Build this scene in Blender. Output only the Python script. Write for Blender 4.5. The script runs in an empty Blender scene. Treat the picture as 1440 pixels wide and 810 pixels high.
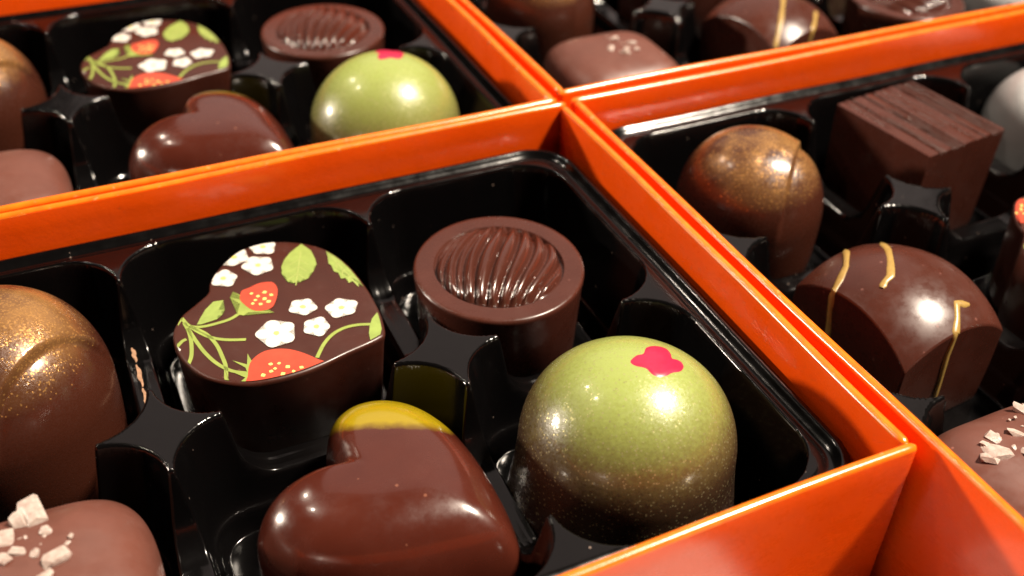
import bpy, bmesh, math, random
import numpy as np
from mathutils import Vector, Matrix, Euler

random.seed(7)
rng = np.random.default_rng(7)
S = 0.0008                      # one working unit is 0.8 mm (a tray cell is 43.5 units wide)
scene = bpy.context.scene
COL = scene.collection

# ------------------------------------------------------------------ camera
PITCH, YAW, ROLL = 0.658840, -0.454239, 0.035710
cam_data = bpy.data.cameras.new("camera")
cam = bpy.data.objects.new("camera", cam_data)
COL.objects.link(cam)
cam_data.sensor_width = 36.0
cam_data.lens = 1490.0 / 1440.0 * 36.0
cam_data.clip_start = 0.005
cam_data.clip_end = 20.0
CAM_ROT = (Matrix.Rotation(YAW, 3, 'Z') @ Matrix.Rotation(math.pi/2 - PITCH, 3, 'X') @ Matrix.Rotation(ROLL, 3, 'Z'))
cam.location = (0, 0, 100*S)
cam.rotation_euler = CAM_ROT.to_euler()
cam_data.dof.use_dof = True
cam_data.dof.focus_distance = 158*S
cam_data.dof.aperture_fstop = 22.0
scene.camera = cam

# ------------------------------------------------------------------ world and lamps
world = bpy.data.worlds.new("World")
scene.world = world
world.use_nodes = True
world.node_tree.nodes["Background"].inputs[0].default_value = (1.0, 0.80, 0.66, 1)
world.node_tree.nodes["Background"].inputs[1].default_value = 0.022

TARGET = Vector((60*S, 120*S, 0))
def lamp(name, direction, dist, watts, size, color=(1, 0.86, 0.70)):
    d = Vector(direction).normalized()
    ld = bpy.data.lights.new(name, 'AREA')
    ld.shape = 'DISK'; ld.size = size; ld.energy = watts; ld.color = color
    lo = bpy.data.objects.new(name, ld); COL.objects.link(lo)
    lo.location = TARGET + d*dist
    lo.rotation_euler = (-d).to_track_quat('-Z', 'Y').to_euler()
    return lo
KEY_DIR = CAM_ROT @ Vector((.54, .705, .475))
lamp("ceiling_spot_main", KEY_DIR, 1.0, 33.0, 0.12)
lamp("ceiling_spot_side", CAM_ROT @ Vector((-.92, .265, .04)), 1.2, 13.5, 0.08)
lamp("ceiling_spot_back", (-0.45, 0.75, 0.85), 1.3, 2.2, 0.05)
lamp("ceiling_spot_left", (-0.45, 0.35, 0.85), 1.3, 2.0, 0.04)

# large dim area lamp, added so the flat black plastic has something to mirror
pl = lamp("added_tray_sheen_lamp", (0.44*0.80, 0.90*0.80, 0.62), 1.6, 3.7, 1.4, (1.0, 0.80, 0.72))
pl.data.shape = 'SQUARE'
scene.view_settings.view_transform = 'Standard'
scene.view_settings.look = 'None'
scene.view_settings.exposure = 0.0
scene.view_settings.gamma = 1.0
scene.view_settings.use_curve_mapping = False

# ------------------------------------------------------------------ material helpers
def new_mat(name):
    m = bpy.data.materials.new(name); m.use_nodes = True
    nt = m.node_tree
    return m, nt, nt.nodes["Principled BSDF"]
def node(nt, kind, **props):
    n = nt.nodes.new(kind)
    for k, v in props.items(): setattr(n, k, v)
    return n
def coords(nt):
    """object coordinates in working units"""
    tc = node(nt, 'ShaderNodeTexCoord'); mp = node(nt, 'ShaderNodeMapping')
    mp.inputs['Scale'].default_value = (1/S, 1/S, 1/S)
    nt.links.new(tc.outputs['Object'], mp.inputs['Vector'])
    return mp.outputs['Vector']
def noise(nt, vec, scale, detail=3, rough=0.55):
    n = node(nt, 'ShaderNodeTexNoise')
    n.inputs['Scale'].default_value = scale; n.inputs['Detail'].default_value = detail; n.inputs['Roughness'].default_value = rough
    nt.links.new(vec, n.inputs['Vector']); return n.outputs['Fac']
def ramp(nt, fac, stops):
    r = node(nt, 'ShaderNodeValToRGB'); cr = r.color_ramp
    while len(cr.elements) < len(stops): cr.elements.new(0.5)
    for e, (p, c) in zip(cr.elements, stops):
        e.position = p; e.color = (*c, 1) if len(c) == 3 else c
    nt.links.new(fac, r.inputs['Fac']); return r.outputs['Color']
def maprange(nt, fac, a, b, c=0.0, d=1.0):
    r = node(nt, 'ShaderNodeMapRange'); r.inputs[1].default_value = a; r.inputs[2].default_value = b
    r.inputs[3].default_value = c; r.inputs[4].default_value = d
    nt.links.new(fac, r.inputs[0]); return r.outputs[0]
def math_n(nt, op, a, b=None):
    n = node(nt, 'ShaderNodeMath', operation=op)
    for i, x in enumerate((a, b)):
        if x is None: continue
        if isinstance(x, (int, float)): n.inputs[i].default_value = x
        else: nt.links.new(x, n.inputs[i])
    return n.outputs[0]
def mixc(nt, fac, a, b):
    n = node(nt, 'ShaderNodeMix', data_type='RGBA')
    if isinstance(fac, (int, float)): n.inputs[0].default_value = fac
    else: nt.links.new(fac, n.inputs[0])
    for i, x in ((6, a), (7, b)):
        if isinstance(x, tuple): n.inputs[i].default_value = (*x, 1)
        else: nt.links.new(x, n.inputs[i])
    return n.outputs[2]
def bump(nt, bsdf, height, strength, dist=0.3):
    b = node(nt, 'ShaderNodeBump'); b.inputs['Strength'].default_value = strength; b.inputs['Distance'].default_value = dist*S
    nt.links.new(height, b.inputs['Height']); nt.links.new(b.outputs['Normal'], bsdf.inputs['Normal'])
def put(nt, bsdf, key, v):
    if isinstance(v, (int, float)): bsdf.inputs[key].default_value = v
    elif isinstance(v, tuple): bsdf.inputs[key].default_value = (*v, 1)
    else: nt.links.new(v, bsdf.inputs[key])

def specks(nt, v, scale, size, share, seed=0.0):
    t = node(nt, 'ShaderNodeTexVoronoi'); t.inputs['Scale'].default_value = scale; nt.links.new(v, t.inputs['Vector'])
    s = node(nt, 'ShaderNodeSeparateColor'); nt.links.new(t.outputs['Color'], s.inputs[0])
    return math_n(nt, 'MULTIPLY', math_n(nt, 'LESS_THAN', t.outputs['Distance'], math_n(nt, 'MULTIPLY', s.outputs[1], size)), math_n(nt, 'LESS_THAN', s.outputs[0], share))
def chocolate(name, col, rough=0.34, coat=0.0, scuff=0.02, var=0.12, rlo=None):
    m, nt, b = new_mat(name); v = coords(nt)
    big = noise(nt, v, 0.12, 4); fine = noise(nt, v, 2.2, 5, 0.7)
    dark = tuple(c*(1-var) for c in col); lite = tuple(min(1, c*(1+var)) for c in col)
    base = ramp(nt, big, [(0.3, dark), (0.7, lite)])
    sk = specks(nt, v, 0.75, 0.22, 0.10)
    put(nt, b, 'Base Color', mixc(nt, math_n(nt, 'MULTIPLY', sk, 0.6), base, tuple(min(1, c*2.6+0.03) for c in col)))
    dull = math_n(nt, 'ADD', noise(nt, v, 0.35, 6, 0.65), maprange(nt, noise(nt, v, 0.10, 4, 0.6), 0.45, 0.7, -0.05, 0.14))
    put(nt, b, 'Roughness', maprange(nt, dull, 0.3, 0.75, rough*0.70, rough*1.45))
    b.inputs['Coat Weight'].default_value = coat; b.inputs['Coat Roughness'].default_value = 0.12
    b.inputs['Subsurface Weight'].default_value = 0.0
    bump(nt, b, fine, scuff, 0.4)
    return m
def plain(name, col, rough=0.4, var=0.1, scale=0.8, bmp=0.03):
    m, nt, b = new_mat(name); v = coords(nt)
    f = noise(nt, v, scale, 4, 0.6)
    put(nt, b, 'Base Color', ramp(nt, f, [(0.3, tuple(c*(1-var) for c in col)), (0.7, tuple(min(1, c*(1+var)) for c in col))]))
    b.inputs['Roughness'].default_value = rough
    bump(nt, b, f, bmp, 0.3)
    return m

M = {}
DARK = (0.043, 0.0112, 0.0068)
M['dark'] = chocolate('dark_chocolate', DARK, 0.36)
M['dark_gloss'] = chocolate('glossy_dark_chocolate', (0.052, 0.0118, 0.0066), 0.20, coat=0.35, scuff=0.015)
M['milk'] = chocolate('milk_chocolate', (0.112, 0.040, 0.028), 0.42, scuff=0.03)
M['rib'] = chocolate('glossy_ribbed_chocolate', (0.053, 0.0148, 0.0094), 0.20, coat=0.3)
M['milk_dark'] = chocolate('brown_chocolate', (0.053, 0.0148, 0.0094), 0.28)

def orange_card():
    m, nt, b = new_mat('orange_card'); v = coords(nt)
    f = noise(nt, v, 0.05, 4); g = noise(nt, v, 1.6, 4, 0.7)
    put(nt, b, 'Base Color', ramp(nt, f, [(0.3, (0.73, 0.066, 0.0011)), (0.7, (0.78, 0.078, 0.0014))]))
    sc = node(nt, 'ShaderNodeMapping'); sc.inputs['Scale'].default_value = (1, 1, 6); nt.links.new(v, sc.inputs['Vector'])
    put(nt, b, 'Roughness', maprange(nt, math_n(nt, 'ADD', math_n(nt, 'MULTIPLY', noise(nt, v, 0.16, 6, 0.65), 0.7), math_n(nt, 'MULTIPLY', noise(nt, sc.outputs[0], 0.5, 4, 0.7), 0.3)), 0.3, 0.7, 0.17, 0.40))
    b.inputs['Coat Weight'].default_value = 0.35; b.inputs['Coat Roughness'].default_value = 0.12
    bump(nt, b, math_n(nt, 'ADD', g, math_n(nt, 'MULTIPLY', noise(nt, v, 0.10, 3), 5.0)), 0.09, 0.35)
    return m
M['orange'] = orange_card()
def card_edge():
    m, nt, b = new_mat('orange_card_edge_painted_highlight'); v = coords(nt)
    base = ramp(nt, noise(nt, v, 0.35, 4), [(0.3, (0.68, 0.115, 0.004)), (0.7, (0.74, 0.175, 0.006))])  # rim highlight painted into the base: lighter and yellower than the card
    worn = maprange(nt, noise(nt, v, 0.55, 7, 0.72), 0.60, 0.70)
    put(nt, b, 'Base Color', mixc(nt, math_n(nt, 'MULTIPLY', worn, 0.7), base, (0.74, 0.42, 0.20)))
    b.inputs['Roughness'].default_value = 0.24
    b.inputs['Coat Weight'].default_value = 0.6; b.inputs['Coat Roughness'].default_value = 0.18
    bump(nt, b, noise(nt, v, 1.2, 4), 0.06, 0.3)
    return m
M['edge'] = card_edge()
def tray_black():
    m, nt, b = new_mat('black_tray_plastic'); v = coords(nt)
    dust = node(nt, 'ShaderNodeTexVoronoi'); dust.inputs['Scale'].default_value = 0.9; nt.links.new(v, dust.inputs['Vector'])
    sep = node(nt, 'ShaderNodeSeparateColor'); nt.links.new(dust.outputs['Color'], sep.inputs[0])
    spk = math_n(nt, 'MULTIPLY', math_n(nt, 'LESS_THAN', dust.outputs['Distance'], math_n(nt, 'MULTIPLY', sep.outputs[1], 0.17)), math_n(nt, 'LESS_THAN', sep.outputs[0], 0.07))
    put(nt, b, 'Base Color', mixc(nt, spk, (0.0018, 0.0016, 0.0017), (0.16, 0.12, 0.10)))
    put(nt, b, 'Roughness', maprange(nt, noise(nt, v, 0.3, 5), 0.3, 0.75, 0.11, 0.20))
    b.inputs['Specular IOR Level'].default_value = 0.42
    bump(nt, b, noise(nt, v, 0.22, 3), 0.05, 0.8)
    return m
M['tray'] = tray_black()

def gold_dusted():
    m, nt, b = new_mat('gold_dusted_chocolate'); v = coords(nt)
    sp = node(nt, 'ShaderNodeSeparateXYZ'); nt.links.new(v, sp.inputs[0])
    # the sprayed side of the bonbon: dust fades downwards and over the crease
    hgt = maprange(nt, sp.outputs['Z'], 20.5, 29.5, 0, 1)
    patch = maprange(nt, noise(nt, v, 0.09, 3), 0.40, 0.62, 0.10, 1.15)
    dens = math_n(nt, 'MULTIPLY', hgt, patch)
    fl = node(nt, 'ShaderNodeTexVoronoi'); fl.inputs['Scale'].default_value = 5.0; nt.links.new(v, fl.inputs['Vector'])
    sep = node(nt, 'ShaderNodeSeparateColor'); nt.links.new(fl.outputs['Color'], sep.inputs[0])
    isfl = math_n(nt, 'LESS_THAN', sep.outputs[0], math_n(nt, 'MULTIPLY', dens, 0.42))
    soft = math_n(nt, 'MULTIPLY', dens, 0.36)
    fac = math_n(nt, 'MAXIMUM', math_n(nt, 'MULTIPLY', isfl, 0.7), soft)
    put(nt, b, 'Base Color', mixc(nt, fac, (0.042, 0.0112, 0.0060), (0.70, 0.37, 0.12)))
    put(nt, b, 'Metallic', math_n(nt, 'MULTIPLY', fac, 0.95))
    put(nt, b, 'Roughness', maprange(nt, sep.outputs[1], 0, 1, 0.18, 0.40))
    b.inputs['Coat Weight'].default_value = 0.25; b.inputs['Coat Roughness'].default_value = 0.15
    bump(nt, b, sep.outputs[2], 0.22, 0.25)
    return m
M['gold'] = gold_dusted()

def green_shimmer(name, low):
    m, nt, b = new_mat(name); v = coords(nt)
    sp = node(nt, 'ShaderNodeSeparateXYZ'); nt.links.new(v, sp.inputs[0])
    h = math_n(nt, 'ADD', sp.outputs['Z'], maprange(nt, noise(nt, v, 1.5, 6, 0.8), 0.3, 0.7, -1.7, 1.7))
    base = ramp(nt, maprange(nt, h, low, 31), [(0.36, (0.020, 0.009, 0.006)), (0.62, (0.040, 0.021, 0.010)), (0.75, (0.092, 0.066, 0.022)), (0.89, (0.185, 0.205, 0.050)), (1.0, (0.255, 0.305, 0.078))])
    fl = node(nt, 'ShaderNodeTexVoronoi'); fl.inputs['Scale'].default_value = 3.0; nt.links.new(v, fl.inputs['Vector'])
    sep = node(nt, 'ShaderNodeSeparateColor'); nt.links.new(fl.outputs['Color'], sep.inputs[0])
    near = math_n(nt, 'LESS_THAN', fl.outputs['Distance'], 0.42)
    isfl = math_n(nt, 'MULTIPLY', math_n(nt, 'LESS_THAN', sep.outputs[0], 0.15), near)
    put(nt, b, 'Base Color', mixc(nt, math_n(nt, 'MULTIPLY', isfl, 0.38), base, (0.72, 0.64, 0.34)))
    put(nt, b, 'Metallic', math_n(nt, 'MULTIPLY', isfl, 0.55))
    put(nt, b, 'Roughness', maprange(nt, sep.outputs[1], 0, 1, 0.24, 0.42))
    b.inputs['Coat Weight'].default_value = 0.35; b.inputs['Coat Roughness'].default_value = 0.10
    bump(nt, b, math_n(nt, 'ADD', sep.outputs[2], noise(nt, v, 1.4, 4, 0.7)), 0.16, 0.25)
    return m
M['green'] = green_shimmer('green_shimmer_chocolate', 0)
M['pale_green'] = green_shimmer('pale_green_shimmer_chocolate', -26)

def dipped_heart(tip, TIP_AT):
    m, nt, b = new_mat('dark_chocolate_with_painted_tip'); v = coords(nt)
    dp = node(nt, 'ShaderNodeVectorMath', operation='DOT_PRODUCT'); nt.links.new(v, dp.inputs[0])
    dp.inputs[1].default_value = (0.326, 0.771, 0.548)
    d = math_n(nt, 'ADD', dp.outputs['Value'], maprange(nt, noise(nt, v, 0.35, 3), 0.3, 0.7, -0.3, 0.3))
    fac = maprange(nt, d, TIP_AT-0.75, TIP_AT+0.6)
    big = ramp(nt, noise(nt, v, 0.12, 4), [(0.3, (0.049, 0.0096, 0.0054)), (0.7, (0.062, 0.0130, 0.0072))])
    big = mixc(nt, math_n(nt, 'MULTIPLY', specks(nt, v, 0.7, 0.20, 0.10), 0.6), big, (0.22, 0.085, 0.05))
    put(nt, b, 'Base Color', mixc(nt, fac, big, tip))
    put(nt, b, 'Roughness', maprange(nt, noise(nt, v, 0.22, 7, 0.7), 0.3, 0.72, 0.13, 0.36))
    b.inputs['Coat Weight'].default_value = 0.5; b.inputs['Coat Roughness'].default_value = 0.07
    bump(nt, b, noise(nt, v, 2.0, 5, 0.7), 0.02, 0.4)
    return m
M['tipped'] = dipped_heart((0.255, 0.185, 0.004), 20.2)
M['olive_tipped'] = dipped_heart((0.12, 0.085, 0.009), 22.2)

M['white_print'] = plain('white_transfer_print', (0.56, 0.54, 0.50), 0.35, 0.04)
M['yellow_print'] = plain('yellow_transfer_print', (0.60, 0.52, 0.14), 0.35)
M['green_print'] = plain('green_transfer_print', (0.23, 0.29, 0.062), 0.35, 0.10, 0.5)
M['leaf_print'] = plain('pale_green_transfer_print', (0.225, 0.30, 0.070), 0.35, 0.14, 0.5)
M['vein_print'] = plain('vein_transfer_print', (0.30, 0.36, 0.10), 0.35)
M['red_print'] = plain('red_transfer_print', (0.43, 0.054, 0.028), 0.35, 0.10, 0.5)
M['seed_print'] = plain('seed_transfer_print', (0.86, 0.62, 0.18), 0.35)
M['pink'] = plain('pink_cocoa_butter', (0.38, 0.015, 0.052), 0.28, 0.12, 1.2)
M['yellow_stripe'] = plain('yellow_cocoa_butter', (0.30, 0.19, 0.050), 0.35, 0.15, 1.0)
M['pearl'] = plain('pearl_white_coating', (0.37, 0.37, 0.37), 0.30, 0.05, 0.4)
def salt():
    m, nt, b = new_mat('salt_crystal'); v = coords(nt)
    put(nt, b, 'Base Color', ramp(nt, noise(nt, v, 1.2, 3), [(0.3, (0.40, 0.29, 0.25)), (0.7, (0.64, 0.55, 0.49))]))
    b.inputs['Roughness'].default_value = 0.30; b.inputs['Transmission Weight'].default_value = 0.25
    b.inputs['Subsurface Weight'].default_value = 0.15
    b.inputs['Subsurface Radius'].default_value = (2*S, 1.4*S, 1.2*S)
    bump(nt, b, noise(nt, v, 2.5, 4, 0.7), 0.3, 0.4)
    return m
M['salt'] = salt()
M['smear'] = plain('dried_chocolate_smear', (0.30, 0.17, 0.10), 0.6, 0.3, 1.2)
def table_mat():
    m, nt, b = new_mat('table_top'); v = coords(nt)
    put(nt, b, 'Base Color', ramp(nt, noise(nt, v, 0.02, 4), [(0.3, (0.44, 0.42, 0.40)), (0.7, (0.50, 0.48, 0.46))]))
    b.inputs['Roughness'].default_value = 0.5
    bump(nt, b, noise(nt, v, 0.8, 5), 0.05, 0.4)
    return m
M['table'] = table_mat()

# ------------------------------------------------------------------ object helpers
def empty(name, loc, label, cat, group=None, rz=0.0):
    o = bpy.data.objects.new(name, None); COL.objects.link(o)
    o.empty_display_size = 5*S
    o.location = Vector(loc)*S; o.rotation_euler = (0, 0, rz)
    o['label'] = label; o['category'] = cat
    if group: o['group'] = group
    return o
def mesh_obj(name, verts, faces, mat, parent=None, loc=(0, 0, 0), rz=0.0, smooth=True, sharp=None):
    me = bpy.data.meshes.new(name)
    me.from_pydata((np.asarray(verts, float)*S).tolist(), [], faces)
    me.validate()
    bm = bmesh.new(); bm.from_mesh(me)
    bmesh.ops.recalc_face_normals(bm, faces=bm.faces); bm.to_mesh(me); bm.free()
    if smooth:
        me.polygons.foreach_set('use_smooth', [True]*len(me.polygons))
        if sharp is not None: me.set_sharp_from_angle(angle=math.radians(sharp))
    me.materials.append(mat)
    o = bpy.data.objects.new(name, me); COL.objects.link(o)
    o.location = Vector(loc)*S; o.rotation_euler = (0, 0, rz)
    if parent: o.parent = parent
    return o
def tag(o, label, cat, group=None):
    o['label'] = label; o['category'] = cat
    if group: o['group'] = group
    return o
def copy_tree(root, loc, label, rz=None, parent=None):
    c = root.copy(); COL.objects.link(c)
    if parent is None:
        c.location = Vector(loc)*S
        if rz is not None: c.rotation_euler = (0, 0, rz)
        c['label'] = label
    else:
        c.parent = parent
    for ch in list(root.children): copy_tree(ch, None, None, parent=c)
    return c

def smooth_closed(pts, n):
    """closed Catmull-Rom, resampled evenly"""
    P = np.array(pts, float); m = len(P); out = []
    for i in range(m):
        p0, p1, p2, p3 = P[i-1], P[i], P[(i+1) % m], P[(i+2) % m]
        for t in np.linspace(0, 1, 12, endpoint=False):
            out.append(0.5*((2*p1)+(-p0+p2)*t+(2*p0-5*p1+4*p2-p3)*t*t+(-p0+3*p1-3*p2+p3)*t**3))
    out = np.array(out); d = np.r_[0, np.cumsum(np.linalg.norm(np.diff(np.vstack([out, out[:1]]), axis=0), axis=1))]
    s = np.linspace(0, d[-1], n, endpoint=False); o2 = np.vstack([out, out[:1]])
    return np.c_[np.interp(s, d, o2[:, 0]), np.interp(s, d, o2[:, 1])]
def loft(outline, rings, centre=(0, 0), fn=None):
    """rings: (scale, z) from bottom to top; the last ring closes in a centre vertex"""
    O = np.array(outline); c = np.array(centre); n = len(O); V = []; F = []
    for s, z in rings:
        for p in O: V.append([*(c+(p-c)*s), z])
    for k in range(len(rings)-1):
        for i in range(n):
            j = (i+1) % n; a = k*n
            F.append((a+i, a+j, a+n+j, a+n+i))
    V.append([c[0], c[1], rings[0][1]]); V.append([c[0], c[1], rings[-1][1]])
    b, t = len(V)-2, len(V)-1; L = (len(rings)-1)*n
    for i in range(n):
        j = (i+1) % n
        F.append((b, j, i)); F.append((t, L+i, L+j))
    V = np.array(V)
    if fn is not None: V = fn(V)
    return V, F

# ------------------------------------------------------------------ table
FLOOR_Z = -30.0                 # floor of a tray cell; the rims of the boxes lie at z = 0
TABLE_Z = -32.2
def table():
    n = 8; xs = np.linspace(-420, 620, n); ys = np.linspace(-320, 720, n)
    V = [(x, y, TABLE_Z) for y in ys for x in xs]
    F = [(j*n+i, j*n+i+1, (j+1)*n+i+1, (j+1)*n+i) for j in range(n-1) for i in range(n-1)]
    o = mesh_obj('table_top', V, F, M['table'], smooth=False); o['kind'] = 'structure'
table()

# ------------------------------------------------------------------ gift boxes of folded orange card
T = 1.5                          # card thickness
def side_panel(name, p0, p1, parent, seed):
    """standing card from p0 to p1 (inner bottom line is on the left of the direction), rounded rim, slightly bowed"""
    p0 = np.array(p0, float); p1 = np.array(p1, float); L = np.linalg.norm(p1-p0); u = (p1-p0)/L; nrm = np.array([u[1], -u[0]])
    r = np.random.default_rng(seed); ph = r.uniform(0, 6.28, 4)
    prof = [(0.0, TABLE_Z+0.05), (0.0, -20), (0.0, -10), (0, -4), (0.0, -T*0.42)]
    for a in np.linspace(180, 0, 9)[1:-1]:
        prof.append((T/2+T/2*math.cos(math.radians(a)), -T*0.42+T*0.42*math.sin(math.radians(a))))
    prof += [(T, -T*0.42), (T, -4), (T, -10), (T, -20), (T, TABLE_Z+0.05)]
    ss = np.r_[0, 0.25, 0.7, np.linspace(1.6, L-1.6, 48), L-0.7, L-0.25, L]
    V = []; F = []; m = len(prof)
    for s in ss:
        e = min(s, L-s); shrink = 0.55+0.45*min(1, (e/0.7))**0.5; dip = 0.35*max(0, 1-e/1.0)**2
        bow = 0.42*math.sin(math.pi*s/L)*math.sin(ph[0]+2.1*s/L)+0.10*math.sin(ph[1]+9*s/L)
        wz = 0.16*math.sin(ph[2]+5.0*s/L)+0.07*math.sin(ph[3]+17*s/L)
        for t, z in prof:
            k = (z-TABLE_Z)/(-TABLE_Z)
            q = p0+u*s+nrm*(T/2+(t-T/2)*shrink+bow*k*min(1, e/8))
            V.append([q[0], q[1], z+(wz-dip)*max(0, k)])
    for i in range(len(ss)-1):
        for j in range(m):
            k = (j+1) % m
            F.append((i*m+j, i*m+k, (i+1)*m+k, (i+1)*m+j))
    F.append(tuple(range(m))); F.append(tuple((len(ss)-1)*m+j for j in range(m)))
    o = mesh_obj(name, V, F, M['orange'], parent, sharp=50)
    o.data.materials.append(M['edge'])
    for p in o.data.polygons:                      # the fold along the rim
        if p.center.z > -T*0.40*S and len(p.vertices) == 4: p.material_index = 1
    return o
def gift_box(x0, x1, y0, y1, label, seed):
    """inner faces at x0, x1, y0, y1"""
    b = empty('chocolate_box', ((x0+x1)/2, (y0+y1)/2, TABLE_Z), label, 'chocolate box', 'open orange chocolate boxes set side by side')
    g = 0.06
    def rel(x, y): return (x-(x0+x1)/2, y-(y0+y1)/2)
    ob = [side_panel('side_panel', rel(x0-T, y0), rel(x1+T, y0), b, seed),
          side_panel('side_panel', rel(x1+T, y1), rel(x0-T, y1), b, seed+1),
          side_panel('side_panel', rel(x1, y0+g), rel(x1, y1-g), b, seed+2),
          side_panel('side_panel', rel(x0, y1-g), rel(x0, y0+g), b, seed+3)]
    for o in ob: o.location.z = -TABLE_Z*S
    z0, z1 = TABLE_Z+0.1, FLOOR_Z-0.45; V = []
    for z in (z0, z1):
        for x, y in ((x0+.05, y0+.05), (x1-.05, y0+.05), (x1-.05, y1-.05), (x0+.05, y1-.05)): V.append((*rel(x, y), z-TABLE_Z))
    F = [(0, 1, 2, 3), (4, 5, 6, 7), (0, 1, 5, 4), (1, 2, 6, 5), (2, 3, 7, 6), (3, 0, 4, 7)]
    mesh_obj('base_panel', V, F, M['orange'], b, smooth=False)
    return b
BOX_A = (-43.6, 90.35, 66.0, 166.2)
BOX_C = (-44.4, 89.5, 170.05, 270.2)
BOX_B = (95.4, 284.0, 20.0, 167.2)
BOX_D = (94.4, 283.0, 172.4, 319.0)
gift_box(*BOX_A, 'orange card box whose front edge runs across the lower right corner', 11)
gift_box(*BOX_B, 'orange card box along the right edge, holding a ridged square and a white pearl chocolate', 21)
gift_box(*BOX_C, 'blurred orange card box at the top left behind the sharpest box', 31)
gift_box(*BOX_D, 'orange card box at the top right, mostly cut off by the picture edge', 41)

# ------------------------------------------------------------------ black thermoformed trays
def axis_samples(edges, lo, hi, fine, coarse, reach):
    out = [lo]; x = lo
    while x < hi:
        d = min(abs(x-e) for e in edges)
        x += fine if d < reach else coarse
        out.append(min(x, hi))
    return np.array(out)
def sdf_rect(X, Y, xa, xb, ya, yb, r):
    cx, cy = (xa+xb)/2, (ya+yb)/2; qx = np.abs(X-cx)-((xb-xa)/2-r); qy = np.abs(Y-cy)-((yb-ya)/2-r)
    return np.hypot(np.maximum(qx, 0), np.maximum(qy, 0))+np.minimum(np.maximum(qx, qy), 0)-r
def sstep(a, b, x):
    t = np.clip((x-a)/(b-a), 0, 1); return t*t*(3-2*t)
PLAT = -8.0
def tray(box, xe, ye, label, fine, seed):
    """xe, ye: cell boundaries; the first and last are the outer edges, the others are dividers"""
    x0, x1, y0, y1 = box; inset = 0.5; cr = 9.2; gap = 0.36
    cx, cy = (x0+x1)/2, (y0+y1)/2
    ex = list(xe)+[x0, x1]; ey = list(ye)+[y0, y1]
    xs = axis_samples(ex, x0+0.05, x1-0.05, fine, fine, 9.6); ys = axis_samples(ey, y0+0.05, y1-0.05, fine, fine, 9.6)
    X, Y = np.meshgrid(xs, ys)
    def depth(X, Y):
        D = np.full(X.shape, -99.0)
        for i in range(len(xe)-1):
            for j in range(len(ye)-1):
                xa, xb = xe[i]+(gap if i else 0), xe[i+1]-(gap if i < len(xe)-2 else 0)
                ya, yb = ye[j]+(gap if j else 0), ye[j+1]-(gap if j < len(ye)-2 else 0)
                D = np.maximum(D, -sdf_rect(X, Y, xa, xb, ya, yb, cr))
        return D
    for D0 in (0.10,):                         # let the grid follow the curved cell edges
        D = depth(X, Y); e = 1e-3
        gx = (depth(X+e, Y)-depth(X-e, Y))/(2*e); gy = (depth(X, Y+e)-depth(X, Y-e))/(2*e); g2 = gx*gx+gy*gy
        mv = (np.abs(D-D0) < 0.5*fine) & (g2 > 0.5)
        X = np.where(mv, X-(D-D0)*gx/np.maximum(g2, .5), X); Y = np.where(mv, Y-(D-D0)*gy/np.maximum(g2, .5), Y)
    dout = sdf_rect(X, Y, x0+inset, x1-inset, y0+inset, y1-inset, 9.5)
    D = depth(X, Y)
    plat = np.full(X.shape, PLAT)
    dy = np.min([np.abs(Y-e) for e in ye], axis=0); dx = np.min([np.abs(X-e) for e in xe], axis=0)
    inx = (X > xe[0]) & (X < xe[-1]) & (Y > ye[0]) & (Y < ye[-1])
    r = np.random.default_rng(seed)
    for e in xe[1:-1]:
        plat -= np.where((np.abs(X-e) < 5) & inx, 6.5*sstep(cr-0.8, cr+1.2, dy)+6.5*(1-(1-np.clip((dy-cr+0.4)/7.0, 0, 1))**2.2), 0)
    for e in ye[1:-1]:
        plat -= np.where((np.abs(Y-e) < 5) & inx, 6.5*sstep(cr-0.8, cr+1.2, dx)+6.5*(1-(1-np.clip((dx-cr+0.4)/7.0, 0, 1))**2.2), 0)
    prof_d = np.array([-6, 0, 0.35, 2.2, 2.7, 3.3, 3.9, 4.4, 60]); prof_z = np.array([PLAT+30, PLAT, PLAT-2.2, -24.0, -25.6, -26.0, -29.2, FLOOR_Z, FLOOR_Z])
    wall = np.interp(D, prof_d, prof_z)
    k = 0.8
    h = np.clip(0.5+0.5*(wall-plat)/k, 0, 1); Z = wall*(1-h)+plat*h-k*h*(1-h)
    Z = np.maximum(Z, FLOOR_Z)
    # flange: raised bead with a groove inside it, then the skirt
    fl = np.where(D < 0, 1.0, 0.0)*sstep(-9, -4, dout)
    Z += np.where(D < 0, 0.75*np.exp(-((dout+1.5)/0.75)**2)-0.45*np.exp(-((dout+3.4)/0.8)**2), 0)
    sk = np.clip(dout/0.85, 0, 1)
    Z = np.where(dout > -0.3, np.minimum(Z, PLAT-24*sstep(-0.3, 1.1, dout)), Z); Z = np.maximum(Z, FLOOR_Z-0.4)
    # gentle unevenness of thin plastic
    Z += np.where(D < 0.3, 0.10*np.sin(X*0.13+seed)*np.cos(Y*0.11+seed*2), 0)
    ny, nx = X.shape
    idx = np.arange(nx*ny).reshape(ny, nx)
    keep = (dout[:-1, :-1] < 1.6)
    F = np.stack([idx[:-1, :-1], idx[:-1, 1:], idx[1:, 1:], idx[1:, :-1]], -1)[keep]
    V = np.stack([X-cx, Y-cy, Z-FLOOR_Z], -1).reshape(-1, 3)
    used = np.unique(F); remap = np.full(nx*ny, -1); remap[used] = np.arange(len(used))
    V = V[used]; F = remap[F]
    me = bpy.data.meshes.new('chocolate_tray')
    me.vertices.add(len(V)); me.vertices.foreach_set('co', (V*S).astype(np.float32).ravel())
    me.loops.add(F.size); me.loops.foreach_set('vertex_index', F.astype(np.int32).ravel())
    me.polygons.add(len(F)); me.polygons.foreach_set('loop_start', (np.arange(len(F))*4).astype(np.int32))
    me.polygons.foreach_set('loop_total', np.full(len(F), 4, np.int32))
    me.update(calc_edges=True); me.validate()
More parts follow.
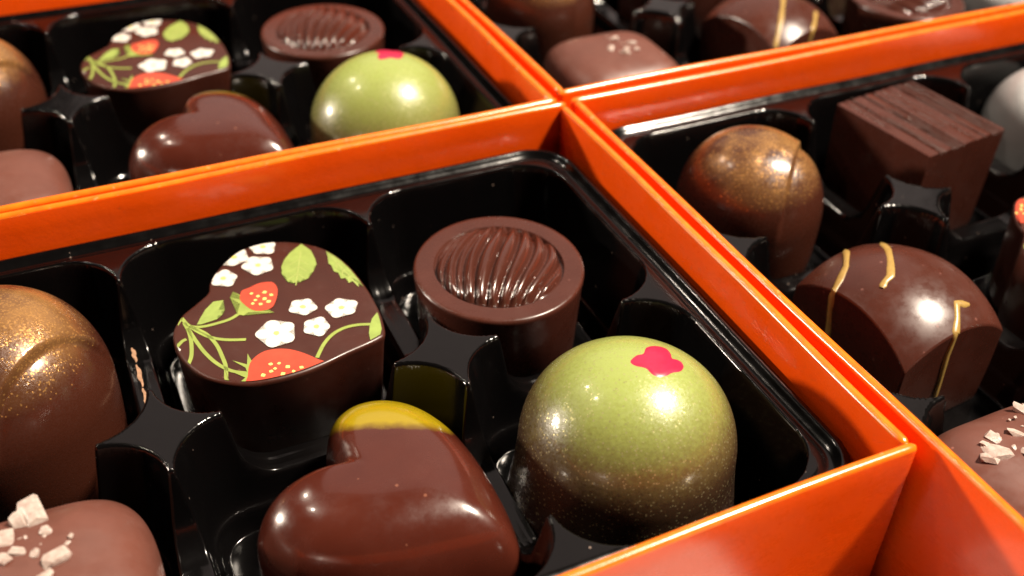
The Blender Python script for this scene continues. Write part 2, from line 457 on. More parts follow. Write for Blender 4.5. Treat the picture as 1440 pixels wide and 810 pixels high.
    me.polygons.foreach_set('use_smooth', [True]*len(F)); me.materials.append(M['tray'])
    o = bpy.data.objects.new('chocolate_tray', me); COL.objects.link(o)
    o.location = Vector((cx, cy, FLOOR_Z))*S
    return tag(o, label, 'tray', 'black moulded plastic trays inside the boxes')
XA = [-37.6, 2.05, 45.55, 85.2]; YA = [71.0, 115.3, 161.0]
tA = tray(BOX_A, XA, YA, 'glossy black plastic tray under the sharp strawberry heart and ribbed oval', 0.25, 3)
tC = tA.copy(); COL.objects.link(tC); tC.location = Vector(((BOX_C[0]+BOX_C[1])/2, (BOX_C[2]+BOX_C[3])/2, FLOOR_Z))*S
tC['label'] = 'blurred black plastic tray at top left around the far strawberry heart'
XB = [101.4, 144.6, 188.0, 231.4, 277.0]; YB = [26.5, 76.5, 121.5, 161.5]
tB = tray(BOX_B, XB, YB, 'black plastic tray around the ridged square and gold bonbon on the right', 0.38, 5)
tD = tB.copy(); COL.objects.link(tD); tD.rotation_euler = (0, 0, math.pi); tD.location = Vector(((BOX_D[0]+BOX_D[1])/2, (BOX_D[2]+BOX_D[3])/2, FLOOR_Z))*S
tD['label'] = 'black plastic tray at the top right behind the orange edge'

def smear():
    r = np.random.default_rng(4); V = []; F = []
    for k, (ya, yb) in enumerate(((129, 134.5), (135.2, 140.5), (141.5, 145))):
        b = len(V); n = 10
        for i in range(n):
            y = ya+(yb-ya)*i/(n-1); w = 0.28*math.sin(math.pi*(i+.4)/n)+0.08*r.random()
            for sgn in (-1, 1): V.append((1.45+sgn*w+0.1*math.sin(i*1.3), y, PLAT-9.0))
        for i in range(n-1): F.append((b+2*i, b+2*i+1, b+2*i+3, b+2*i+2))
    V = np.array(V); c = np.array([(BOX_A[0]+BOX_A[1])/2, (BOX_A[2]+BOX_A[3])/2, FLOOR_Z])
    V2 = V.copy(); V2[:, 2] += 0.35
    n0 = len(V); F2 = F+[tuple(i+n0 for i in f) for f in F]
    mesh_obj('chocolate_smear', np.vstack([V, V2])-c, F2, M['smear'], tA)
smear()

# ------------------------------------------------------------------ chocolates
def circle(n, rx, ry=None, p=2.0):
    ry = ry or rx; a = np.linspace(0, 2*np.pi, n, endpoint=False); c, s = np.cos(a), np.sin(a)
    return np.c_[rx*np.sign(c)*np.abs(c)**(2/p), ry*np.sign(s)*np.abs(s)**(2/p)]
def wobble(V, amp, seed, freq=0.18):
    r = np.random.default_rng(seed); p = r.uniform(0, 6.28, 6)
    V = V.copy(); x, y, z = V.T
    V[:, 0] += amp*np.sin(freq*y+p[0])*np.cos(freq*z+p[1]); V[:, 1] += amp*np.sin(freq*z+p[2])*np.cos(freq*x+p[3])
    return V

# --- printed strawberry heart
HEART = [(-15.84,-0.7),(-15.14,1.49),(-13.47,4.06),(-10.92,6.12),(-8.37,8.35),(-7.59,10.78),(-6.08,13.37),(-3.96,15.79),(-0.58,18.38),(3.37,19.1),(7.0,18.31),(10.72,16.06),(13.61,12.76),(15.73,7.18),(16.64,-0.14),(16.59,-7.08),(16.07,-10.93),(15.42,-13.18),(14.24,-13.88),(12.27,-14.46),(8.51,-15.28),(4.32,-16.4),(0.37,-17.02),(-3.72,-16.96),(-7.59,-16.27),(-11.12,-14.26),(-13.72,-11.5),(-15.37,-7.79),(-16.07,-4.07)]
BLOSSOMS = [(1.27,12.61),(-5.09,11.17),(-1.96,16.48),(3.4,17.69),(5.21,-1.55),(11.02,-4.22),(5.83,-7.34),(-0.53,-6.45),(-16.26,-4.46)]
LEAVES = [[(10.26,16.51),(8.78,15.2),(7.28,14.09),(5.91,12.53),(4.84,10.63),(4.73,9.52),(4.38,8.6),(4.81,7.61),(4.74,6.03),(5.38,6.32),(5.55,5.29),(6.41,5.89),(6.68,5.22),(7.44,5.95),(8.18,5.64),(8.75,6.78),(9.58,7.25),(9.99,8.32),(10.68,9.03),(10.93,10.87),(10.92,13.44)],[(13.67,12.47),(15.05,11.12),(15.99,8.76),(16.47,5.79),(16.55,3.12),(16.51,-0.25),(16.1,1.04),(15.25,0.6),(15.0,1.99),(14.24,1.82),(14.11,3.32),(13.36,3.47),(13.44,5.23),(12.84,5.89),(12.95,7.76),(12.68,8.45),(13.09,10.4)],[(14.7,-8.89),(16.17,-7.65),(16.09,-9.84),(15.79,-12.26),(15.05,-13.45),(14.11,-13.62),(12.81,-13.91),(13.08,-12.19),(13.84,-10.36)],[(-6.41,5.29),(-8.02,5.51),(-9.65,3.94),(-10.79,2.19),(-11.71,0.62),(-11.03,0.41),(-9.43,0.6),(-8.41,0.75),(-8.09,1.65),(-7.43,1.52),(-7.4,2.4),(-6.76,2.57),(-7.68,3.11),(-7.01,4.18)]]
BERRIES = [[(-3.53,5.55),(-2.92,6.62),(-1.73,6.91),(-0.02,7.46),(1.32,7.38),(2.39,6.77),(2.66,5.07),(2.29,3.5),(1.59,1.87),(0.62,0.37),(-0.58,-0.02),(-2.02,0.36),(-2.88,1.32),(-3.56,3.03),(-3.83,4.29)],[(-4.51,-10.44),(-3.15,-10.0),(-1.52,-10.21),(-0.01,-10.86),(1.38,-11.99),(2.65,-13.48),(3.69,-14.99),(4.4,-16.43),(0.21,-17.6),(-3.85,-17.48),(-7.65,-16.5),(-7.08,-14.51),(-6.54,-12.78),(-5.8,-11.44)]]
SEEDS = [[(-1.71,5.18),(-0.88,4.05),(-0.05,2.94),(-1.54,3.18),(-1.0,1.81),(0.38,1.99),(-2.16,2.45),(1.23,3.56),(0.4,4.68)],[(-2.03,-13.7),(-3.27,-13.38),(-1.01,-15.0),(-0.47,-16.34),(-3.62,-15.01),(-2.11,-16.29),(-2.91,-14.65),(0.89,-15.93),(-4.95,-15.41)]]
SEPALS = [[(-4.4,6.93),(-3.37,5.1),(-3.81,4.36),(-5.25,5.57),(-4.08,3.25),(-4.71,1.86),(-5.12,0.69),(-4.28,0.04),(-3.41,0.57),(-1.89,0.01),(0.53,-1.16),(-1.39,0.24),(-2.88,1.32),(-3.56,3.03),(-3.75,4.26),(-3.26,5.2)],[(-8.5,-10.17),(-6.62,-11.96),(-5.94,-9.5),(-5.76,-11.46),(-6.6,-12.89),(-7.08,-14.51),(-7.53,-16.36),(-8.88,-15.79),(-7.56,-14.82),(-8.85,-13.11),(-7.01,-13.56),(-7.02,-12.58)]]
STEMS = [[(-13.63,3.24),(-12.86,0.74),(-10.95,-0.21),(-8.42,-0.26),(-6.44,-0.0),(-4.63,0.93)],[(-12.86,0.74),(-11.82,-1.34),(-10.36,-3.36),(-8.2,-4.91),(-5.36,-6.04)],[(-13.48,1.87),(-13.24,-0.74),(-13.48,-3.79),(-14.15,-6.91),(-15.3,-9.07)],[(-12.71,0.46),(-10.92,-2.07),(-9.95,-5.28),(-9.7,-8.79),(-9.76,-11.42),(-10.53,-14.83)],[(-13.27,0.34),(-12.66,-3.44),(-11.93,-6.83),(-10.78,-10.0),(-9.11,-12.48),(-7.08,-13.86)],[(3.75,-14.62),(5.69,-11.88),(7.76,-10.09),(9.99,-9.31),(12.17,-9.44),(14.1,-10.1)],[(-16.07,-4.07),(-14.78,-2.68),(-13.97,-2.33)],[(-14.77,1.69),(-13.63,3.24)]]

HEART_H = 19.0
def heart_outline():
    O = smooth_closed(HEART, 220); return O
HO = heart_outline()
ang = np.arctan2(HO[:, 1], HO[:, 0]); rad = np.hypot(HO[:, 0], HO[:, 1]); order = np.argsort(ang); ang = ang[order]; rad = rad[order]
ang3 = np.r_[ang-2*np.pi, ang, ang+2*np.pi]; rad3 = np.r_[rad, rad, rad]
def clip_heart(P, k=0.972):
    P = np.array(P, float); a = np.arctan2(P[..., 1], P[..., 0]); r = np.hypot(P[..., 0], P[..., 1])
    lim = np.interp(a, ang3, rad3)*k; f = np.minimum(1, lim/np.maximum(r, 1e-6))
    P[..., 0] *= f; P[..., 1] *= f; return P
def flat_patch(name, outline, z, mat, parent, rot, thick=0.05, sub=3):
    """flat print: an outline filled from its centroid, held inside the heart's edge"""
    O = np.array(outline, float); O2 = []
    for i in range(len(O)):
        for t in np.linspace(0, 1, sub, endpoint=False): O2.append(O[i]*(1-t)+O[(i+1) % len(O)]*t)
    O2 = np.array(O2); c, s = math.cos(rot), math.sin(rot); O2 = O2 @ np.array([[c, s], [-s, c]])
    ins = np.interp(np.arctan2(O2[:, 1], O2[:, 0]), ang3, rad3)*0.972 > np.hypot(O2[:, 0], O2[:, 1])
    if not ins.any(): return None
    O2 = clip_heart(O2)
    bm = bmesh.new(); vs = [bm.verts.new(Vector((p[0], p[1], z+thick))*S) for p in O2]
    try: f = bm.faces.new(vs)
    except ValueError: bm.free(); return None
    bmesh.ops.triangulate(bm, faces=[f], ngon_method='EAR_CLIP')
    for f in bm.faces:
        if f.normal.z < 0: f.normal_flip()
    me = bpy.data.meshes.new(name); bm.to_mesh(me); bm.free(); me.materials.append(mat)
    o = bpy.data.objects.new(name, me); COL.objects.link(o); o.parent = parent; return o
def ribbon_outline(pts, w):
    P = np.array(pts, float); Q = []
    for i in range(len(P)-1):
        p0, p1, p2, p3 = P[max(i-1, 0)], P[i], P[i+1], P[min(i+2, len(P)-1)]
        for t in np.linspace(0, 1, 5, endpoint=False):
            Q.append(0.5*((2*p1)+(-p0+p2)*t+(2*p0-5*p1+4*p2-p3)*t*t+(-p0+3*p1-3*p2+p3)*t**3))
    Q.append(P[-1]); Q = np.array(Q); d = np.gradient(Q, axis=0); d /= np.linalg.norm(d, axis=1)[:, None]+1e-9
    nrm = np.c_[-d[:, 1], d[:, 0]]; return np.vstack([Q+nrm*w/2, (Q-nrm*w/2)[::-1]])
def petal_outline(c, r, rot, n=75, petals=5):
    """outline of overlapping round petals"""
    a = np.linspace(0, 2*np.pi, n, endpoint=False); rr = r*(0.56+0.47*np.abs(np.cos(petals/2*(a-rot)))**0.75)
    rr = rr*(1+0.06*np.sin(a*2+c[0]*3)+0.04*np.sin(3*a+c[1]))
    return np.c_[c[0]+rr*np.cos(a), c[1]+rr*np.sin(a)]
def strawberry_heart(loc, label, rot=0.0, print_rot=0.0, side_mat='dark', extra=None):
    h = empty('printed_heart_chocolate', loc, label, 'chocolate', 'heart chocolates printed with strawberries', rot)
    zt = HEART_H
    V, F = loft(HO, [(0.90, 0), (0.925, 0.4), (0.985, zt-2.2), (0.998, zt-0.9), (1.0, zt-0.45), (0.992, zt-0.15), (0.975, zt-0.02), (0.95, zt), (0.6, zt), (0.3, zt)])
    mesh_obj('body', V, F, M[side_mat], h, sharp=60)
    z = zt+0.02
    for o in STEMS: flat_patch('stem', ribbon_outline(o, 0.62), z, M['green_print'], h, print_rot, sub=1)
    for o in SEPALS: flat_patch('sepal', o, z+0.02, M['green_print'], h, print_rot)
    for o in LEAVES:
        lf = flat_patch('leaf', o, z+0.03, M['leaf_print'], h, print_rot, sub=1)
        if lf is None or len(o) < 16: continue
        O = np.array(o); cen = O.mean(0); ax = np.linalg.svd(O-cen)[2][0]; hl = np.ptp((O-cen) @ ax)/2; pr = np.array([-ax[1], ax[0]]); hw = np.ptp((O-cen) @ pr)/2
        flat_patch('vein', ribbon_outline([cen+ax*hl*t for t in (-0.8, -0.3, 0.3, 0.8)], 0.20), z+0.05, M['vein_print'], lf, print_rot, sub=1)
        for t in (-0.45, -0.1, 0.25):
            for sg in (-1, 1):
                p = cen+ax*hl*t; flat_patch('vein', ribbon_outline([p, p+ax*hl*0.16+sg*pr*hw*0.3, p+ax*hl*0.28+sg*pr*hw*0.52], 0.15), z+0.05, M['vein_print'], lf, print_rot, sub=1)
    for o, sd in zip(BERRIES, SEEDS):
        bo = flat_patch('strawberry', smooth_closed(o, 60), z+0.06, M['red_print'], h, print_rot, sub=1)
        if bo is None: continue
        for i, c in enumerate(sd):
            flat_patch('seed', petal_outline(c, 0.30+0.05*(i % 3), i, 12, 4), z+0.09, M['seed_print'], bo, print_rot, sub=1)
    if extra is not None:
        flat_patch('strawberry', smooth_closed(BERRIES[1], 60), z+0.13, M['red_print'], h, extra, sub=1)
        flat_patch('sepal', SEPALS[1], z+0.15, M['green_print'], h, extra)
    for i, c in enumerate(BLOSSOMS):
        r = [2.75, 2.4, 2.5, 2.4, 2.25, 2.6, 2.3, 3.3, 0.9][i]
        b = flat_patch('blossom', petal_outline(c, r, 0.5+i*0.7), z+0.06, M['white_print'], h, print_rot, sub=1)
        if b is not None and r > 2:
            flat_patch('blossom_centre', petal_outline(c, 0.50, i, 20, 5), z+0.09, M['yellow_print'], b, print_rot, sub=1)
    return h
hA = strawberry_heart((23.5, 139.0, FLOOR_Z), 'sharp dark chocolate heart printed with strawberries, blossoms and leaves, left of the ribbed oval')
copy_tree(hA, (22.3, 242.8, FLOOR_Z), 'blurred heart chocolate printed with strawberries in the top left box')
hB = strawberry_heart((166.6, 100.0, FLOOR_Z), 'printed heart chocolate at the right edge beside the yellow striped square', 0.0, math.radians(-158), extra=math.radians(-72))
hB.scale = (0.88, 0.88, 1.0)
copy_tree(hA, (166.0, 246.0, FLOOR_Z), 'printed heart chocolate cut by the top edge above the far striped square')

# --- ribbed oval
VD = np.array([0.44, 0.90]); UD = np.array([0.90, -0.44])
def ribbed_oval(loc, label, rot=0.0):
    h = empty('ribbed_oval_chocolate', loc, label, 'chocolate', 'oval chocolates with a ribbed centre', rot)
    n = 240; H = 20.0; a = np.linspace(0, 2*np.pi, n, endpoint=False)
    O = 14.9*np.cos(a)[:, None]*UD+15.5*np.sin(a)[:, None]*VD
    V, F = loft(O, [(0.90, 0), (0.925, 0.5), (0.985, H-2.5), (1.0, H-1.0), (1.0, H-0.55), (0.99, H-0.2), (0.97, H-0.03), (0.94, H), (0.765, H-0.05)])
    V = V[:-1]; F = [f for f in F if max(f) < len(V)]      # open the top for the ribbed centre
    mesh_obj('body', V, F, M['milk_dark'], h, sharp=60)
    R = np.r_[np.linspace(1.0, 0.9, 9), np.linspace(0.88, 0.02, 46)]
    r_ = np.random.default_rng(3)
    edges = np.array([-14, -10.6, -9.0, -7.0, -5.6, -3.2, -0.3, 2.6, 5.4, 8.0, 10.4, 14])
    V = []
    Ro = 11.7
    for rho in R:
        for t in a:
            u, v = Ro*0.985*rho*math.cos(t), Ro*1.0*rho*math.sin(t)
            us = u*(1+0.0045*v*v*min(1, (1.35-rho)/0.4))-0.22*v
            i = int(np.clip(np.searchsorted(edges, us)-1, 0, len(edges)-2)); w = edges[i+1]-edges[i]; f = (us-edges[i])/w
            rib = max(0.0, math.sin(math.pi*min(max(f, 0), 1)))**0.8*min(1.0, w/2.4)*1.5
            rib += 0.05*math.sin(us*4.1+v*0.25)
            dome = 4.0*(max(0, 1-rho**2.2))**0.62
            z = -2.0+dome+rib*min(1, (1-rho)/0.10)
            edge = sstep(0.995, 0.955, np.array(rho))
            z = float(z*edge+(-0.05)*(1-edge))
            p = u*UD+v*VD; V.append((p[0], p[1], H+z))
    F = []
    for k in range(len(R)-1):
        for i in range(n):
            j = (i+1) % n; F.append((k*n+i, k*n+j, (k+1)*n+j, (k+1)*n+i))
    F.append(tuple((len(R)-1)*n+i for i in range(n)))
    mesh_obj('ribbed_centre', V, F, M['rib'], h)
    return h
oA = ribbed_oval((63.0, 134.5, FLOOR_Z), 'sharp oval dark chocolate with ribbed centre, behind the green dome')
copy_tree(oA, (63.0, 239.6, FLOOR_Z), 'blurred oval chocolate with ribbed centre at the top of the left box', 0.08)
copy_tree(oA, (214.5, 203.5, FLOOR_Z), 'brown chocolate cut by the top edge, right of the far striped square', 0.9)

# --- green shimmer dome
SPLODGE = [(-0.044, 0.046), (0.048, 0.094), (0.115, 0.096), (0.205, 0.186), (0.322, 0.207), (0.399, 0.163), (0.388, 0.066), (0.357, -0.009), (0.426, -0.038), (0.414, -0.111), (0.339, -0.173), (0.244, -0.187), (0.163, -0.212), (0.085, -0.205), (0.047, -0.158), (0.036, -0.093), (-0.029, -0.038), (-0.053, 0.004)]
def green_dome(loc, label, rot=0.0, mat='green'):
    h = empty('green_dome_chocolate', loc, label, 'chocolate', 'green shimmer dome chocolates', rot)
    r = 16.2; zc = 15.6; n = 128
    rings = [(1.03, 0), (1.08, 0.4), (1.10, 2), (1.08, 6), (1.035, 11)]+[(math.cos(t), zc+r*math.sin(t)*1.0) for t in np.linspace(0, math.pi/2-0.02, 34)]
    V, F = loft(circle(n, r), rings); V = wobble(V, 0.18, 5)
    mesh_obj('body', V, F, M[mat], h)
    D = np.array(SPLODGE); D = smooth_closed(D[:, :2], 60); c = D.mean(0); V = []; F = []
    K = 8; m = 60
    for k in range(K+1):
        for i in range(m):
            q = c+(D[i]-c)*max(k, 0.01)/K; zz = math.sqrt(max(0, 1-q[0]**2-q[1]**2)); e = r+(0.10 if k < K else -0.02)
            V.append((q[0]*e, q[1]*e, zz*e+zc))
    for k in range(K):
        for i in range(m):
            j = (i+1) % m; F.append((k*m+i, k*m+j, (k+1)*m+j, (k+1)*m+i))
    mesh_obj('pink_splodge', wobble(np.array(V), 0.18, 5), F, M['pink'], h)
    return h
gA = green_dome((64.6, 91.8, FLOOR_Z), 'large sharp green shimmer dome chocolate with a pink blossom mark, at the lower right')
green_dome((63.6, 195.6, FLOOR_Z), 'blurred green dome chocolate with pink mark in the top left box', 0.9, 'pale_green')
copy_tree(gA, (211.0, 247.0, FLOOR_Z), 'dark green dome chocolate cut by the top edge beyond the far striped square', 2.0)

# --- glossy heart with a yellow tip
def tipped_heart(loc, label, mat, name='dipped_heart_chocolate'):
    h = empty(name, loc, label, 'chocolate', 'plump heart chocolates with a coloured tip')
    K = 1.15
    ctl = [(-8.0, 0), (-9.8, 2.4), (-12.0, 5.0), (-13.2, 8.8), (-12.0, 12.6), (-8.6, 15.2), (-4.0, 15.9), (1.5, 14.4), (7.0, 11.0), (12.0, 6.6), (15.6, 2.6), (16.8, 0)]
    ctl = [(a*K, c*K) for a, c in ctl]; pts = ctl+[(a, -b*0.86) for a, b in ctl[-2:0:-1]]
    E1 = np.array([0.68, -0.733]); E2 = np.array([0.733, 0.68])
    O = smooth_closed([a*E1+b*E2 for a, b in pts], 200)
    c0 = -2.0*E1
    rings = [(0.93, 0), (0.965, 0.5), (0.99, 4), (1.0, 9), (0.998, 12)]
    for t in np.linspace(0.06, math.pi/2-0.01, 34): rings.append((math.cos(t)**0.58, 12+12.3*math.sin(t)**0.95))
    V, F = loft(O, rings, c0)
    mesh_obj('body', wobble(V, 0.12, 9), F, M[mat], h)
    return h
bA = tipped_heart((28.3, 93.4, FLOOR_Z), 'large glossy dark heart chocolate with a yellow painted tip, at the bottom', 'tipped')
tipped_heart((28.0, 197.9, FLOOR_Z), 'blurred glossy heart chocolate behind the orange edge in the top left box', 'olive_tipped')

# --- gold dusted bonbon with a crease
def gold_bonbon(loc, label, rot=0.0, off=7.0):
    h = empty('gold_dusted_chocolate', loc, label, 'chocolate', 'gold dusted bonbons with a crease')
    r = 14.6; n = 200; zc = 14.0
    rings = [(0.92, 0), (0.95, 0.5), (0.985, 6), (1.0, 11)]+[(math.cos(t)**0.86, zc+15.5*math.sin(t)) for t in np.linspace(0, math.pi/2-0.012, 70)]
    V, F = loft(circle(n, r), rings)
    w = (V[:, 0]-V[:, 1])*0.7071; l = (V[:, 0]+V[:, 1])*0.7071
    q = w-(off+0.003*l*l)
    N = np.c_[V[:, 0], V[:, 1], np.maximum(V[:, 2]-zc, 0)]; N /= np.linalg.norm(N, axis=1)[:, None]+1e-9
    am = np.where(q > 0, -1.15*np.exp(-np.abs(q)/2.6)*sstep(0, 0.9, q), 0.22*np.exp(-np.abs(q)/1.2))*sstep(13, 21, V[:, 2])
    V = V+N*am[:, None]
    mesh_obj('body', V, F, M['gold'], h)
    h.rotation_euler = (0, 0, rot)
    return h
dA = gold_bonbon((-17.6, 137.5, FLOOR_Z), 'gold dusted chocolate at the left edge beside the sharp printed heart', rot=-0.12, off=9.3)
copy_tree(dA, (-16.8, 241.5, FLOOR_Z), 'blurred gold dusted chocolate cut by the left edge in the top left box', -0.2)
dB = gold_bonbon((121.3, 141.5, FLOOR_Z), 'gold dusted chocolate with a crease beside the ridged square')
copy_tree(dB, (123.6, 242.3, FLOOR_Z), 'gold dusted chocolate cut by the top edge right of the orange corner', 0.5)

dA.scale = (1.08, 1.08, 1.12)

# --- salted square
def flake(parent, p, size, seed, flat=0.6):
    r = np.random.default_rng(seed); bm = bmesh.new()
    pts = [Vector(np.sign(q)*np.abs(q)**0.6*r.uniform(0.7, 1.1)) for q in (Vector(r.normal(size=3)).normalized() for _ in range(26))]
    for q in pts: bm.verts.new(Vector((q.x*size[0], q.y*size[1], q.z*size[2]))*S)
    res = bmesh.ops.convex_hull(bm, input=bm.verts)
    me = bpy.data.meshes.new('salt_flake'); bm.to_mesh(me); bm.free(); me.materials.append(M['salt'])
    me.polygons.foreach_set('use_smooth', [True]*len(me.polygons)); me.set_sharp_from_angle(angle=math.radians(38))
    o = bpy.data.objects.new('salt_flake', me); COL.objects.link(o); o.parent = parent
    o.location = Vector(p)*S; o.rotation_euler = (r.uniform(-.3, .3), r.uniform(-.3, .3), r.uniform(0, 3))
    return o
def salted_square(loc, label, flakes, rot=0.0, H=21.5, hx=15.0, hy=14.5, seed=0):
    h = empty('salted_chocolate', loc, label, 'chocolate', 'square milk chocolates topped with salt flakes', rot)
    rings = [(0.90, 0), (0.93, 0.6), (0.985, 8), (1.0, 13)]+[(math.cos(t)**0.62, 13+(H-13)*math.sin(t)**0.8) for t in np.linspace(0.05, math.pi/2-0.01, 26)]
    V, F = loft(circle(144, hx, hy, 4.0), rings)
    mesh_obj('body', wobble(V, 0.15, seed), F, M['milk'], h)
    for i, (x, y, z, s) in enumerate(flakes): flake(h, (x, y, z+H-21.5-0.35*s[2]), (s[0]*0.9, s[1]*0.9, s[2]*0.8), seed*50+i)
    r = np.random.default_rng(seed+90)
    for i in range(10 if flakes and H > 0 else 0):          # finer crumbs of salt round the flakes
        f = flakes[i % len(flakes)]; k = r.uniform(0.25, 0.55)
        flake(h, (f[0]+r.normal()*1.2, f[1]+r.normal()*1.1, f[2]+H-21.5-0.35), (k, k*0.8, k*0.6), seed*70+i)
    return h
salted_square((-17.0, 94.5, FLOOR_Z), 'milk chocolate square with white salt flakes, bottom left below the gold bonbon',
    [(1.8, 9.2, 21.4, (3.1, 2.0, 1.3)), (0.2, 8.6, 21.3, (1.6, 1.3, .8)), (3.1, 5.2, 21.6, (1.1, .9, .6)), (3.8, 0.4, 21.9, (2.2, 1.4, 1.0)), (-1.6, 6.2, 21.3, (2.2, 1.4, .4)), (-0.3, 3.3, 21.6, (1.3, .8, .4)), (-1.9, 2.6, 21.8, (1.2, .9, .6)), (1.6, 2.2, 21.6, (1.0, .7, .4)), (-4.0, 8.0, 21.4, (1.5, .9, .5)), (5.8, 3.2, 21.6, (.4, .35, .3)), (2.2, -2.0, 21.8, (1.5, 1.0, .6)), (-3.6, -0.6, 21.9, (1.6, 1.0, .6))], H=25.0, seed=1)
salted_square((-16.5, 196.0, FLOOR_Z), 'blurred milk chocolate square cut by the left edge in the top left box', [(-3, 2, 21.8, (1.6, 1.0, .7)), (-7, 4, 21.6, (1.2, .9, .6))], seed=2)
salted_square((116.3, 60.3, FLOOR_Z), 'salted milk chocolate square cut by the right edge below the yellow striped square',
    [(-6.4, 5.0, 21.3, (2.9, 2.4, .6)), (-8.6, 4.4, 21.2, (1.0, 1.6, .6)), (-5.2, 7.2, 21.3, (1.6, 1.0, .6)), (-1.6, 6.4, 21.5, (1.6, .8, .5)), (-3.4, 3.0, 21.7, (1.0, .8, .4)), (3.5, 10.6, 20.8, (1.6, .9, .5)), (1.0, 9.0, 21.2, (.4, .3, .3)), (-7.2, 6.6, 21.2, (.9, .6, .4))], seed=3)
salted_square((123.5, 201.5, FLOOR_Z), 'milk chocolate square with small salt flakes behind the orange corner',
    [(2.0, 4.0, 21.8, (1.5, .9, .6)), (-1.6, -0.5, 21.9, (1.5, 1.0, .6)), (1.8, -2.2, 21.9, (1.1, .9, .5)), (4.8, 0.8, 21.7, (1.5, .8, .5)), (0.6, -4.0, 21.9, (1.3, .8, .6)), (4.2, -2.8, 21.8, (.9, .7, .5))], seed=4)

# --- striped square with a domed top
def striped_square(loc, label, rot, lines=None):
    h = empty('striped_square_chocolate', loc, label, 'chocolate', 'square chocolates with yellow stripes', rot)
    hx, hy, ap, R = 11.8, 13.0, 25.0, 21.9
    def top(x, y): return ap-R+math.sqrt(max(0, R*R-x*x-y*y))
    n = 44; xs = np.linspace(-hx, hx, n); ys = np.linspace(-hy, hy, n)
    V = [(x, y, top(x, y)) for y in ys for x in xs]
    F = [(j*n+i, j*n+i+1, (j+1)*n+i+1, (j+1)*n+i) for j in range(n-1) for i in range(n-1)]
    ring = [i for i in range(n)]+[j*n+n-1 for j in range(1, n)]+[(n-1)*n+i for i in range(n-2, -1, -1)]+[j*n for j in range(n-2, 0, -1)]
    prev = ring
    for k, (f, s) in enumerate(((0.55, 1.0), (0.1, 0.985), (0.0, 0.97))):
        b = len(V)
        for q in ring: V.append((V[q][0]*s, V[q][1]*s, V[q][2]*f if k < 2 else 0.0))
        cur = list(range(b, b+len(ring)))
        for i in range(len(ring)):
            j = (i+1) % len(ring); F.append((prev[i], prev[j], cur[j], cur[i]))
        prev = cur
    F.append(tuple(prev))
    body = mesh_obj('body', V, F, M['milk_dark'], h, sharp=35)
    bv = body.modifiers.new('bevel', 'BEVEL'); bv.width = 0.28*S; bv.segments = 2; bv.limit_method = 'ANGLE'; bv.angle_limit = math.radians(35)
    lines = lines or [[(-1.5, 12.6, 0), (-3.3, 10.8, 0), (-6.7, 7.6, 0), (-9.8, 5.7, 0), (-11.6, 4.8, 0), (-11.8, 4.75, 19.6), (-11.8, 4.4, 17), (-11.8, 3.6, 13), (-11.8, 3.2, 9)],
             [(5.0, 10.5, 0), (2.2, 6.9, 0), (-1.4, 3.0, 0), (-4.2, .2, 0), (-5.8, -.2, 0), (-7.1, -.9, 0)],
             [(4.4, -9.7, 0), (2.0, -9.1, 0), (0, -11.4, 0), (-1.5, -12.8, 0), (-1.7, -13.0, 20.2), (-1.9, -13.0, 16), (-1.25, -13.0, 10), (-1.0, -13, 6)]]
    for L in lines:
        L = np.array(L, float); seg = [np.c_[L[:, 0], L[:, 1], [z if z else top(x, y) for x, y, z in L]]]
        P = seg[0]; Q = []
        for i in range(len(P)-1):
            for t in np.linspace(0, 1, 8, endpoint=False): Q.append(P[i]*(1-t)+P[i+1]*t)
        Q.append(P[-1]); Q = np.array(Q); V = []; F = []
        for i, q in enumerate(Q):
            d = Q[min(i+4, len(Q)-1)]-Q[max(i-4, 0)]; d /= np.linalg.norm(d)
            onside = q[0] < -hx+0.1 or q[1] < -hy+0.1
            if q[0] < -hx+0.1 and q[2] < top(-hx, q[1])-0.3: nn = np.array([-1, 0, 0.])
            elif q[1] < -hy+0.1 and q[2] < top(q[0], -hy)-0.3: nn = np.array([0, -1, 0.])
            else: nn = np.array([q[0], q[1], q[2]-ap+R]); nn /= np.linalg.norm(nn); q = np.array([q[0], q[1], top(q[0], q[1])])
            sd = np.cross(nn, d); sd /= np.linalg.norm(sd); w = 0.66*(0.92+0.12*math.sin(i*0.35))*(0.55+0.45*min(1, min(i, len(Q)-1-i)/3))
            for f, o in ((-1, -0.02), (-0.6, 0.22), (0.6, 0.22), (1, -0.02)):
                e = q+sd*f*w+nn*(o+0.02)
                V.append(e)
        for i in range(len(Q)-1):
            for k in range(3): F.append((i*4+k, i*4+k+1, i*4+5+k, i*4+4+k))
        mesh_obj('yellow_stripe', V, F, M['yellow_stripe'], h)
    return h
sB = striped_square((124.0, 101.0, FLOOR_Z), 'domed square dark chocolate with yellow stripes, in front of the gold bonbon on the right', math.radians(5))
striped_square((172.5, 206.0, FLOOR_Z), 'blurred striped square chocolate behind the orange edge at the top right', math.radians(12), [[(4, 1, 0), (-0.5, -3, 0), (-3.1, -5.2, 0), (-6, -7.7, 0), (-8.9, -9.9, 0), (-11, -11.4, 0)], [(7, -8, 0), (4.8, -9.8, 0), (2.8, -11.4, 0), (0.3, -13.0, 20.2), (-0.1, -13, 17), (-0.3, -13, 12)]])

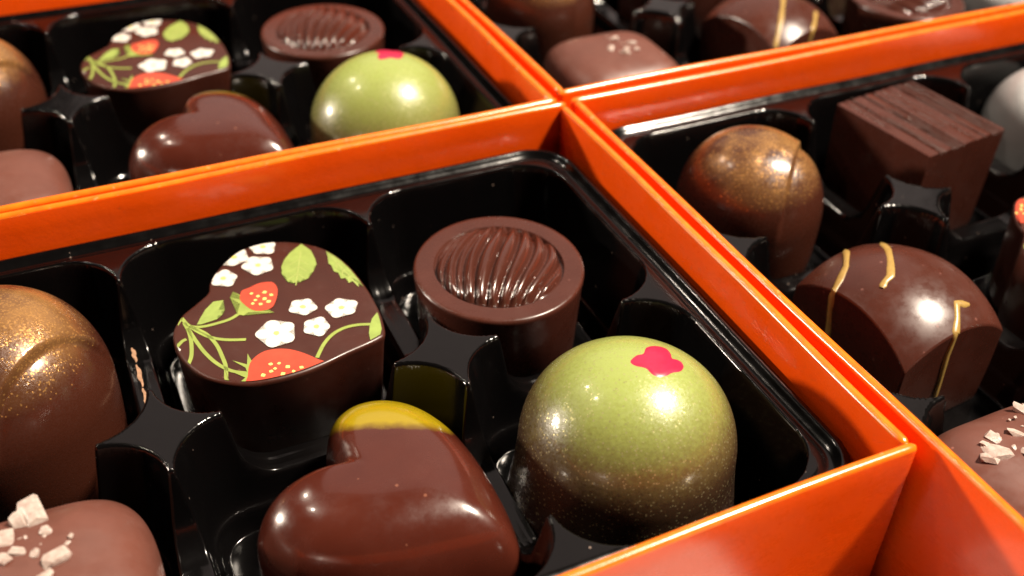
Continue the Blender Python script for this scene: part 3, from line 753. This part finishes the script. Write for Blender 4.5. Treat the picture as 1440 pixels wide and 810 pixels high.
# --- ridged square
def ridged_square(loc, label, rot):
    h = empty('ridged_square_chocolate', loc, label, 'chocolate', None, rot)
    hx, hy, H = 11.4, 12.6, 24.0; r = np.random.default_rng(12)
    nx, ny = 150, 20; xs = np.linspace(-hx, hx, nx); ys = np.linspace(-hy, hy, ny)
    prof = np.zeros((ny, nx))
    for c, w, d, ya, yb in [(-7.6, .30, .55, -13, 13), (-6.6, .22, .30, -13, 4), (-3.9, .28, .5, -13, 13), (-3.0, .3, .55, -13, 6), (-2.2, .22, .4, -13, 2), (-1.0, .25, .45, -13, 13), (1.2, .2, .3, -6, 13), (3.2, .22, .25, -13, 13), (5.6, .25, .4, -13, 13), (6.6, .25, .5, -4, 13), (8.2, .28, .55, -13, 13), (9.3, .3, .4, -13, 13), (10.4, .25, .5, -13, 13), (-9.6, .2, .2, 0, 13)]:
        for j, y in enumerate(ys):
            k = float(sstep(ya-1.5, ya+1.5, np.array(y))*(1-sstep(yb-1.5, yb+1.5, np.array(y))))
            prof[j] -= 1.7*d*k*np.exp(-((xs-c-0.02*y)/(1.25*w))**2)
    prof += 0.05*np.sin(xs*1.3)[None, :]+0.015*r.normal(size=(1, nx))
    V = [(x, y, H+prof[j, i]) for j, y in enumerate(ys) for i, x in enumerate(xs)]
    F = [(j*nx+i, j*nx+i+1, (j+1)*nx+i+1, (j+1)*nx+i) for j in range(ny-1) for i in range(nx-1)]
    ring = [i for i in range(nx)]+[j*nx+nx-1 for j in range(1, ny)]+[(ny-1)*nx+i for i in range(nx-2, -1, -1)]+[j*nx for j in range(ny-2, 0, -1)]
    prev = ring
    for s, z in ((1.0, H-1.6), (0.965, 1.0), (0.95, 0)):
        b = len(V)
        for q in ring: V.append((V[q][0]*s, V[q][1]*s, z))
        cur = list(range(b, b+len(ring)))
        for i in range(len(ring)):
            j = (i+1) % len(ring); F.append((prev[i], prev[j], cur[j], cur[i]))
        prev = cur
    F.append(tuple(prev))
    mesh_obj('body', V, F, M['milk_dark'], h, sharp=50)
    return h
ridged_square((164.5, 143.5, FLOOR_Z), 'square dark chocolate with a ridged flat top beside the white pearl', math.radians(7))

# --- white pearl
def pearl(loc, label):
    V, F = loft(circle(96, 15.5), [(0.9, 0), (0.96, 0.8), (1.0, 7), (1.0, 10)]+[(math.cos(t), 11+15.0*math.sin(t)) for t in np.linspace(0, math.pi/2-0.02, 28)])
    o = mesh_obj('white_pearl_chocolate', V, F, M['pearl'], None, loc)
    return tag(o, label, 'chocolate', 'white pearl chocolates')
pB = pearl((210.0, 145.0, FLOOR_Z), 'white pearl chocolate at the right edge behind the ridged square')
pD = pB.copy(); COL.objects.link(pD); pD.location = Vector((256.0, 203.0, FLOOR_Z))*S; pD['label'] = 'white pearl chocolate cut by the top right corner'
